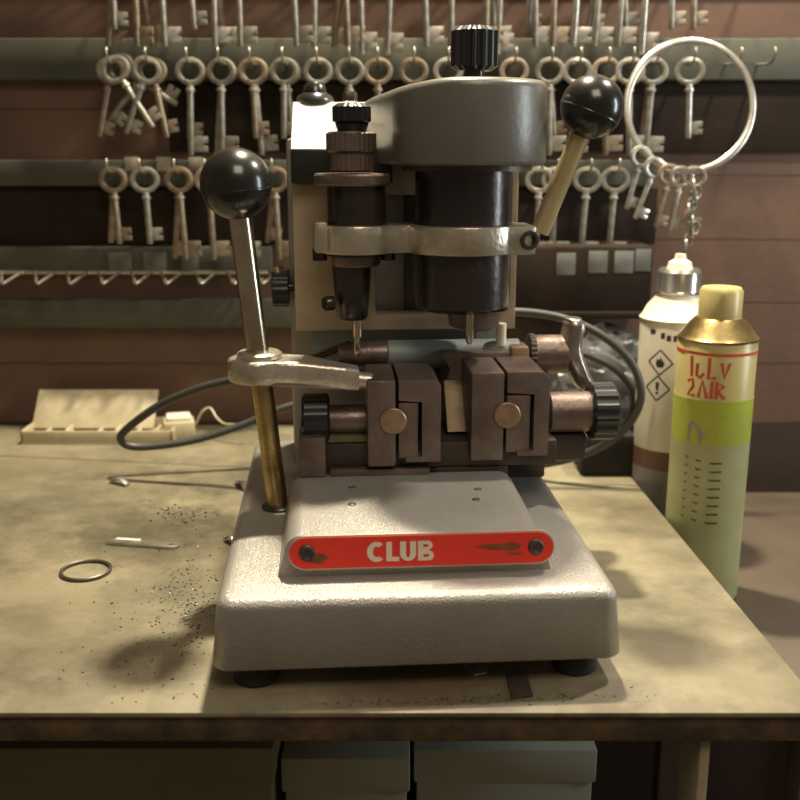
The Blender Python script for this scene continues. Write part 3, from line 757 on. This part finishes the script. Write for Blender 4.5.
# fourth rail: grey band, wire with bare V hooks, below it a plain batten
def vrail():
    a, b = at(-60, 247, RY0), at(272, 275, RY0)
    t = thing('wire_hook_rail', 'lower rail with a thin wire and bare V hooks, left of the machine', 'rail', ((a.x+b.x)/2, RY1, b.z))
    O = Vector(((a.x+b.x)/2, RY1, b.z))
    obj('board', B(a.x-O.x, b.x-O.x, RY0-RY1, 0, .002, a.z-b.z, .002), M['rail'], t)
    zw = at(100, 273, 1.17).z - O.z
    obj('wire', tube(bmesh.new(), [(a.x-O.x, 1.176-RY1, zw), (0, 1.176-RY1, zw), (b.x-O.x, 1.176-RY1, zw)], .0022, 8), M['wire'], t)
    v = bmesh.new()
    tube(v, spline([(-.0125, .003, .001), (-.0115, -.002, 0), (-.006, -.016, -.0045), (0, -.030, -.009), (.006, -.016, -.0045), (.0115, -.002, 0), (.0125, .003, .001)], 5), .0016, 8)
    tube(v, spline([(0, -.029, -.009), (0, -.033, -.007), (0, -.034, -.003)], 4), .0016, 8)
    vm = bpy.data.meshes.new('v_hook'); v.to_mesh(vm); v.free(); vm.materials.append(M['keyl'])
    for u in (12, 46, 78, 110, 142, 172, 206, 238, 266):
        o = bpy.data.objects.new('v_hook', vm); COL.objects.link(o); o.parent = t
        o.location = (at(u, 276, 1.174).x-O.x, 1.174-RY1, zw)
    for u, w in ((120, 24), (155, 24), (190, 18)):
        p, q = at(u-w/2, 252, RY0), at(u+w/2, 270, RY0)
        obj('card', B(p.x-O.x, q.x-O.x, RY0-RY1-.0012, RY0-RY1-.0002, q.z-O.z, p.z-O.z, .0002), M['taggrey'], t)
vrail()
a, b = at(-60, 300, 1.18), at(330, 328, 1.18)
tag(recenter(obj('batten', B(a.x, b.x, 1.18, 1.1985, b.z, a.z, .002), M['rail'])), 'plain dark batten on the wall below the bare V hooks', 'batten')
# dark board at the right with four grey cards
def dark_board():
    a, b = at(505, 246, 1.12), at(650, 318, 1.12)
    O = Vector(((a.x+b.x)/2, 1.1985, b.z))
    t = thing('dark_board', 'dark brown boxed board on the wall right of the machine, with four grey cards', 'board', O)
    h = (b.x-a.x)/2
    obj('board', B(-h, h, 1.12-O.y, 0, 0, a.z-b.z, .004), M['railblk'], t)
    obj('ledge', B(-h-.004, h+.004, 1.112-O.y, 1.12-O.y, 0, .008, .002), M['railblk'], t)
    for u, v in ((566, 264), (598, 262), (624, 262), (645, 260)):
        p, q = at(u-9, v-11, 1.119), at(u+9, v+11, 1.119)
        if u == 645: q.x = min(q.x, b.x-.003)
        obj('card', B(p.x-O.x, q.x-O.x, 1.119-O.y, 1.1199-O.y, q.z-O.z, p.z-O.z, .0002), M['taggrey'], t)
dark_board()
# big steel ring with its own keys
def big_ring():
    c = at(690, 106, 1.09); R = .066
    pts = [(R*math.cos(a), .012*math.sin(a), R*math.sin(a)) for a in [2*PI*i/64 for i in range(64)]]
    o = obj('steel_ring', tube(bmesh.new(), pts, .003, 10, True, (.0036, .0014)), M['keyl']); o.location = c
    tag(o, 'large bright steel ring hanging at the right end of the second rail', 'ring')
    g = [(643,160,.26,'key'), (657,166,.36,'keyl'), (671,168,.22,'keyb'), (682,171,.14,'keyl'), (694,172,.02,'key')]
    nm = ['left-most', 'second', 'middle', 'fourth', 'right-most']
    for i, (u, v, sw, mk) in enumerate(g):
        x = at(u, v, 1.08).x; dx = (x-c.x)
        zz = c.z - math.sqrt(max(R*R-dx*dx, 1e-6)); yy = c.y + .012*-math.sqrt(max(1-(dx/R)**2, 0))
        t = hang_key('short', mk, x, yy, zz, sw, .35 - .1*i, f'{COLN[mk]} key, {nm[i]} of the five on the large steel ring', 'keys on the large steel ring')
        t.scale = (.8, .8, .78)
    # chain
    bm = bmesh.new(); P = at(694, 186, 1.075)
    ch = thing('key_chain', 'grey link chain hanging down beside the ring of keys', 'chain', P)
    for k in range(11):
        a = [Vector((.0045*math.cos(t)*(1 if k % 2 else .35) + .004*math.sin(k*1.1), .0045*math.cos(t)*(.35 if k % 2 else 1), .0068*math.sin(t) - .0062*k)) for t in [2*PI*i/14 for i in range(14)]]
        obj('link', tube(bmesh.new(), a, .0012, 6, True), M['key'], ch)
big_ring()
# small eye screw and washer on the wall
o = obj('washer', prism([circ(0,0,.0075,24), circ(0,0,.0038,18)], .0016, XZ, .0003), M['key']); o.location = at(645, 47, RY0-.0018); tag(o, 'small round washer pinned to the second rail above the large ring', 'washer')

# ------------------------------------------------------------------ things on the bench
def tray():
    p = at(100, 440, 1.10)
    x0, x1 = at(20, 432, 1.10).x, at(172, 432, 1.10).x
    t = thing('parts_tray', 'aged cream plastic tray at the back left of the bench', 'tray', ((x0+x1)/2, 1.10, 0))
    h = (x1-x0)/2
    bm = bmesh.new()
    box(bm, -h, h, 0, .065, 0, .003, .0008); box(bm, -h, h, 0, .003, .003, .016, .0008); box(bm, -h, h, .062, .065, .003, .016, .0008)
    box(bm, -h, -h+.003, 0, .065, .003, .016, .0008); box(bm, h-.003, h, 0, .065, .003, .016, .0008)
    obj('body', bm, M['tray'], t)
    obj('lid', B(-h, h-.03, .03, .034, 0, .052, .0012, mat=Matrix.Translation((0,.035,.010)) @ Matrix.Rotation(math.radians(-42),4,'X') @ Matrix.Translation((0,-.03,0))), M['tray'], t)
    for k, x in enumerate((-.06, -.035, .0, .022, .045, .068)):
        obj('divider', B(x-.0015, x+.0015, .003, .026, .003, .014+.003*(k % 2), .0005), M['tray'], t)
tray()
def block():
    p, q = at(168, 424, 1.12), at(196, 404, 1.12)
    t = thing('terminal_block', 'small cream plastic block lying beside the tray', 'block', (p.x+.014, 1.12, 0))
    obj('body', B(-.019, .017, 0, .034, 0, .021, .003, mat=Matrix.Rotation(.25,4,'Z')), M['tray'], t)
    obj('cover', B(-.015, .013, .004, .03, .021, .026, .0015, mat=Matrix.Rotation(.25,4,'Z')), M['whitecap'], t)
block()
w1 = [at(196,424,1.13), at(202,412,1.13), at(210,408,1.13), at(217,418,1.12), at(226,424,1.11), at(246,424,1.10)]
for p in w1: p.z = max(p.z, .0016)
tag(recenter(obj('wire', tube(bmesh.new(), spline(w1, 6), .0013, 8), M['tray'])), 'thin cream wire bent up from the bench right of the tray', 'wire')
w2 = [Vector((at(u, v, 1).x*s, ray(u,v).y*(HC/-ray(u,v).z), .0015)) for u, v, s in ((188,445,1.1),(215,436,1.12),(235,438,1.12),(255,434,1.13))]
# loose dark crumbs and swarf
def scatter(n, pick, size, seed):
    r = random.Random(seed); bm = bmesh.new()
    for _ in range(n):
        x, y = pick(r); s = size*r.uniform(.4, 1.3)
        m_ = Matrix.Translation((x, y, s*.3)) @ Matrix.Rotation(r.uniform(0,6.3),4,'Z') @ Matrix.Diagonal((s*r.uniform(.6,1.8), s*.7, s*.6, 1))
        bmesh.ops.create_icosphere(bm, subdivisions=1, radius=.5, matrix=m_)
    return bm
def gnd(u, v): d = ray(u, v); k = HC/-d.z; return Vector((d.x*k, d.y*k, 0))
def spot(us, vs):
    def f(r):
        while True:
            p = gnd(r.gauss(us[0], us[1]), r.gauss(vs[0], vs[1]))
            l = RMI @ (p-MO)
            if not (-.128 < l.x < .128 and -.01 < l.y < .36) and p.y > .545 and p.y < 1.08: return p.x, p.y
    return f
tag(obj('metal_swarf', scatter(300, spot((186, 16), (598, 24)), .0015, 3), M['filing']), 'grey metal swarf strewn on the bench left of the machine base', 'swarf', kind='stuff')
tag(obj('metal_swarf', scatter(160, spot((160, 45), (640, 50)), .0014, 5), M['dirt']), 'dark crumbs scattered over the bench at the front left', 'crumbs', kind='stuff')
tag(obj('metal_swarf', scatter(90, spot((178, 16), (515, 7)), .0019, 9), M['dirt']), 'dark clump of grime on the bench beside the left lever', 'grime', kind='stuff')
tag(obj('metal_swarf', scatter(110, spot((450, 80), (697, 6)), .0013, 11), M['filing']), 'fine swarf on the bench in front of the machine', 'swarf', kind='stuff')
for nm in [o for o in COL.objects if o.name.startswith('metal_swarf')]: pass
def flat_thing(name, loops_px, h, m, label, cat, parts=None):
    loops = [[tuple((gnd(u, v) - gnd(*loops_px[0][0])).xy) for u, v in lp] for lp in loops_px]
    o = obj(name, prism(loops, h, None, h*.2), m); o.location = gnd(*loops_px[0][0]) + Vector((0,0,.0001)); return tag(o, label, cat)
def blank():
    a, b = gnd(108, 543), gnd(172, 547); d = b-a; t = thing('key_blank', 'flat steel key blank lying on the bench at the left', 'key blank', a, math.atan2(d.y, d.x))
    ln = d.length; r = .0065
    out = [(0,-.0045),(ln-.004,-.0058)] + circ(ln, 0, r, 14, -1.2, 1.2) + [(ln-.004,.0058),(.002,.0042)]
    obj('blade', prism([out, circ(ln-.001, 0, .0017, 12)], .0024, Matrix.Translation((0,0,.0002)), .0004), M['keyl'], t)
    obj('shoulder', B(.006, .028, .001, .0055, .0024, .0036, .0005), M['whitecap'], t)
blank()
def curl(u0, v0, u1, v1, label, rr=.003):
    a, b = gnd(u0, v0), gnd(u1, v1); mid = (a+b)/2 + Vector((0,0,.006))
    a.z = b.z = .002
    o = obj('metal_offcut', tube(bmesh.new(), spline([a, mid, b], 6), rr, 8, False, (.0012, rr)), M['keyl']); return tag(recenter(o), label, 'offcut')
curl(238, 483, 248, 491, 'bright curled metal offcut on the bench left of the post foot', .0045)
curl(226, 540, 236, 546, 'small bright metal offcut beside the left edge of the base', .003)
curl(112, 482, 128, 486, 'pale flat offcut near the back left of the bench', .004)
curl(576, 468, 606, 456, 'dark twisted metal strip behind the right of the base', .003)
# split ring at the left photo edge
pts = [Vector((.019*math.cos(t), .019*math.sin(t), .0016)) for t in [2*PI*i/40 for i in range(40)]]
o = obj('split_ring', tube(bmesh.new(), pts, .0015, 8, True), M['filing']); o.location = gnd(86, 572); tag(o, 'thin wire ring lying flat on the bench at the far left', 'ring')
# bits under the front edge of the base
o = flat_thing('metal_strip', [[(505, 676), (526, 672), (533, 697), (512, 700)]], .0015, M['jawdark'], 'dark flat metal strip on the bench in front of the base', 'strip')
o = flat_thing('foil_scrap', [[(462, 667), (490, 664), (487, 675), (474, 677)]], .0018, M['tin'], 'bright foil scrap under the front edge of the base', 'scrap')
# crumpled grey film and pink carton at the back right
def crumple(name, c, sx, sy, sz, m, label, cat, seed, amp=.25, fr=3.0):
    bm = bmesh.new(); bmesh.ops.create_icosphere(bm, subdivisions=5, radius=1)
    for v in bm.verts:
        n = v.co.normalized(); k = 1 + amp*(abs(noise.noise(n*fr + Vector((seed,0,0))))*2-.5) + amp*.5*(abs(noise.noise(n*fr*2.7 + Vector((0,seed,0))))*2-.5)
        v.co = n*k; v.co.x *= sx; v.co.y *= sy; v.co.z *= sz; v.co.z = max(v.co.z, -sz*.8)
    bmesh.ops.translate(bm, vec=Vector((0,0,sz*.8)), verts=bm.verts)
    o = obj(name, bm, m, ang=25); o.location = c; return tag(o, label, cat)
crumple('plastic_bag', Vector((at(598, 380, 1.12).x, 1.125, 0)), .085, .036, .073, M['plastic'], 'crumpled dark grey plastic bag against the wall behind the right loop', 'bag', 4.2, .15, 2.2)
t = thing('dark_filler', 'black box added for the darkness low behind the right clamp knob', 'box', (at(612, 440, 1.0).x, .985, 0))  # added only to darken the back right, not a known object
obj('body', B(-.034, .022, 0, .05, 0, .044, .004), M['rubber'], t); obj('lid_seam', B(-.0345, .0225, -.0005, .0505, .028, .0295, .0004), M['blackr'], t)
t = thing('small_carton', 'small pinkish brown carton behind the right clamp knob', 'box', (at(600, 410, 1.04).x-.01, 1.045, 0))
obj('body', B(-.028, .022, 0, .03, 0, .055, .0015), M['card'], t); obj('flap', B(-.028, .022, -.006, 0, .0535, .055, .0004), M['card'], t)
# ------------------------------------------------------------------ spray cans
def wrap(bm, r, poly, a0, z0, off):          # flat polygon (arc length, height) bent round a can
    fs = bm.faces
    def cv(x, z, rr): a = a0 + x/r; return Vector((rr*math.cos(a), rr*math.sin(a), z0+z))
    A = [bm.verts.new(cv(x, z, r+.00002)) for x, z in poly]; C = [bm.verts.new(cv(x, z, r+off)) for x, z in poly]
    n = len(poly); fs.new(C)
    for i in range(n): fs.new((A[i], A[(i+1)%n], C[(i+1)%n], C[i]))
def sleeve(r, z0, z1, off=.0003): return LA([(r-.0005,z0),(r+off,z0),(r+off,z1),(r-.0005,z1)], n=56)
def strip_poly(pts, w):
    out = []; P = [Vector(p) for p in pts]
    for i, p in enumerate(P):
        t = (P[min(i+1,len(P)-1)]-P[max(i-1,0)]).normalized(); nn = Vector((-t.y, t.x)); out.append((p+nn*w/2, p-nn*w/2))
    return [(q[0].x, q[0].y) for q in out], [(q[1].x, q[1].y) for q in out]
def stroke(bm, r, pts, w, a0, z0, off):
    l, rr = strip_poly(pts, w)
    for i in range(len(l)-1): wrap(bm, r, [l[i], l[i+1], rr[i+1], rr[i]], a0, z0, off)
SZ = -.075
def white_can():
    r = .0350; X, Y = .2750, .985
    t = thing('spray_can', 'white spray can with two hazard diamonds, behind the yellow one', 'spray can', (X, Y, SZ))
    zs = at(650, 322, Y-.02).z - SZ
    obj('body', LA([(0,0),(r-.002,0),(r,.003),(r,zs),(r-.0015,zs+.003),(0,zs+.003)], n=56), M['white'], t)
    obj('shoulder', LA([(r+.0008,zs),(r+.0012,zs+.002),(r-.001,zs+.004),(r-.006,zs+.014),(.021,zs+.023),(.0205,zs+.026),(.0,zs+.026)], n=56), M['whitecap'], t)
    cp = obj('cap', LA([(.0,zs+.026),(.0215,zs+.026),(.0225,zs+.028),(.0215,zs+.030),(.0210,zs+.047),(.0185,zs+.050),(0,zs+.050)], n=40), M['tin'], t)
    obj('nozzle', LA([(0,0),(.0125,0),(.011,.006),(.006,.009),(.005,.014),(0,.014)], (0,0,zs+.050), n=24), M['whitecap'], cp)
    va = math.atan2(-Y, -X)                                     # towards the viewer
    # angle: arc length grows with angle, to the viewer's right
    zc = lambda v: at(660, v, Y-.034).z - SZ
    bm = bmesh.new()
    def ang(u, v): # angle on the can seen at u
        d = ray(u, v); best = None
        cx, cy = X, Y; a = d.x*d.x+d.y*d.y; b = -2*(d.x*cx+d.y*cy); c = cx*cx+cy*cy-r*r; k = (-b-math.sqrt(max(b*b-4*a*c, 0)))/(2*a)
        return math.atan2(d.y*k-cy, d.x*k-cx)
    for uc, vc, pic in ((660, 364, 0), (657, 390, 1)):
        a0 = ang(uc, vc); s = .0125
        D = [(0,-s),(s,0),(0,s),(-s,0)]
        for i in range(4): 
            p, q = D[i], D[(i+1)%4]; stroke(bm, r, [p, ((p[0]+q[0])/2, (p[1]+q[1])/2), q], .0016, a0, zc(vc), .0003)
        if pic == 0:
            wrap(bm, r, [(-.003,-.005),(.003,-.005),(.0046,-.001),(.003,.003),(.0022,.0012),(.0006,.0062),(-.0012,.002),(-.003,.004),(-.0045,-.001)], a0, zc(vc), .0003)
        else:
            wrap(bm, r, [(-.0012,-.002),(.0012,-.002),(.002,.0062),(-.002,.0062)], a0, zc(vc), .0003); wrap(bm, r, [(-.0014,-.0058),(.0014,-.0058),(.0014,-.0033),(-.0014,-.0033)], a0, zc(vc), .0003)
    for (u, v, w_, h_) in ((653, 334, .006, .005), (663, 337, .004, .006), (672, 339, .010, .006)):
        wrap(bm, r, [(-w_/2,-h_/2),(w_/2,-h_/2),(w_/2,h_/2),(-w_/2,h_/2)], ang(u, v), zc(v), .0003)
    obj('hazard_print', bm, M['ink'], t, smooth=False)
    bm = bmesh.new()
    for k in range(9):
        wrap(bm, r, [(-.016+.003*(k % 2),-.0006),(.016,-.0006),(.016,.0006),(-.016+.003*(k % 2),.0006)], ang(655, 420), zc(410+k*4.2), .0002)
    obj('small_print', bm, M['inkgrey'], t, smooth=False)
    obj('dark_band', sleeve(r, zc(472), zc(453)), M['redbrown'], t); obj('lower_band', sleeve(r, .004, zc(472)), M['mauve'], t)
white_can()
def yellow_can():
    r = .0340; X, Y = .2800, .868
    t = thing('spray_can', 'yellow spray can with red lettering and lime band at the right edge', 'spray can', (X, Y, SZ))
    zc = lambda v: at(690, v, Y-.033).z - SZ
    zs = zc(345)
    obj('body', LA([(0,0),(r-.002,0),(r,.003),(r,zs),(r-.0015,zs+.003),(0,zs+.003)], n=56), M['yel'], t)
    obj('shoulder', LA([(r+.0006,zs),(r+.001,zs+.0018),(r-.002,zs+.0045),(r-.008,zs+.013),(.020,zs+.019),(0,zs+.019)], n=56), M['brass'], t)
    obj('cap', LA([(0,zs+.019),(.0185,zs+.019),(.0185,zs+.042),(.0165,zs+.045),(0,zs+.045)], n=36), M['yel'], t)
    a0 = math.atan2(-Y, -X) - .50
    obj('lime_band', sleeve(r, zc(446), zc(402)), M['lime'], t); obj('lower_band', sleeve(r, .004, zc(446)), M['greenp'], t)
    bm = bmesh.new(); A = math.atan2(-Y,-X)
    # red line under the shoulder and two lines of loose red script
    obj('red_line', sleeve(r, zc(357), zc(354)), M['redprint'], t)
    S = lambda pts, a, v, w=.0028: stroke(bm, r, pts, w, a, zc(v), .0006)
    S([(0,.010),(.001,-.008)], A-.62, 370); S([(.006,.004),(.0055,-.006),(.009,-.008),(.012,-.004)], A-.62, 370); S([(.016,.010),(.016,-.008),(.022,-.007)], A-.62, 370)
    S([(.026,.006),(.029,-.007),(.033,.006)], A-.62, 370)
    S([(0,.006),(.005,.008),(.006,.002),(.001,-.006),(.008,-.006)], A-.70, 391); S([(.011,-.007),(.014,.008),(.0185,-.007)], A-.70, 391); S([(.022,.008),(.022,-.007)], A-.70, 391); S([(.026,-.007),(.026,.008),(.032,.004),(.027,.0),(.033,-.007)], A-.70, 391)
    obj('red_script', bm, M['redprint'], t, smooth=False)
    bm = bmesh.new()
    for k in range(8): stroke(bm, r, [(-.012,.002),(0,0),(.012,-.0015),(.02,-.001)], .0017, A-.25, zc(462+k*8.5), .0006)
    obj('fine_print', bm, M['green'], t, smooth=False)
    bm = bmesh.new(); wrap(bm, r, [(-.008,-.012),(.004,-.012),(.007,-.004),(.002,.004),(-.004,.009),(-.008,.004)], A-.35, zc(432), .0006)
    obj('dark_picture', bm, M['inkgrey'], t, smooth=False)
yellow_can()
crumple('paper_scrap', Vector((.262, .79, SZ)), .016, .014, .018, M['paper'], 'crumpled white paper scrap low beside the yellow spray can', 'scrap', 8.1, .22, 1.6)
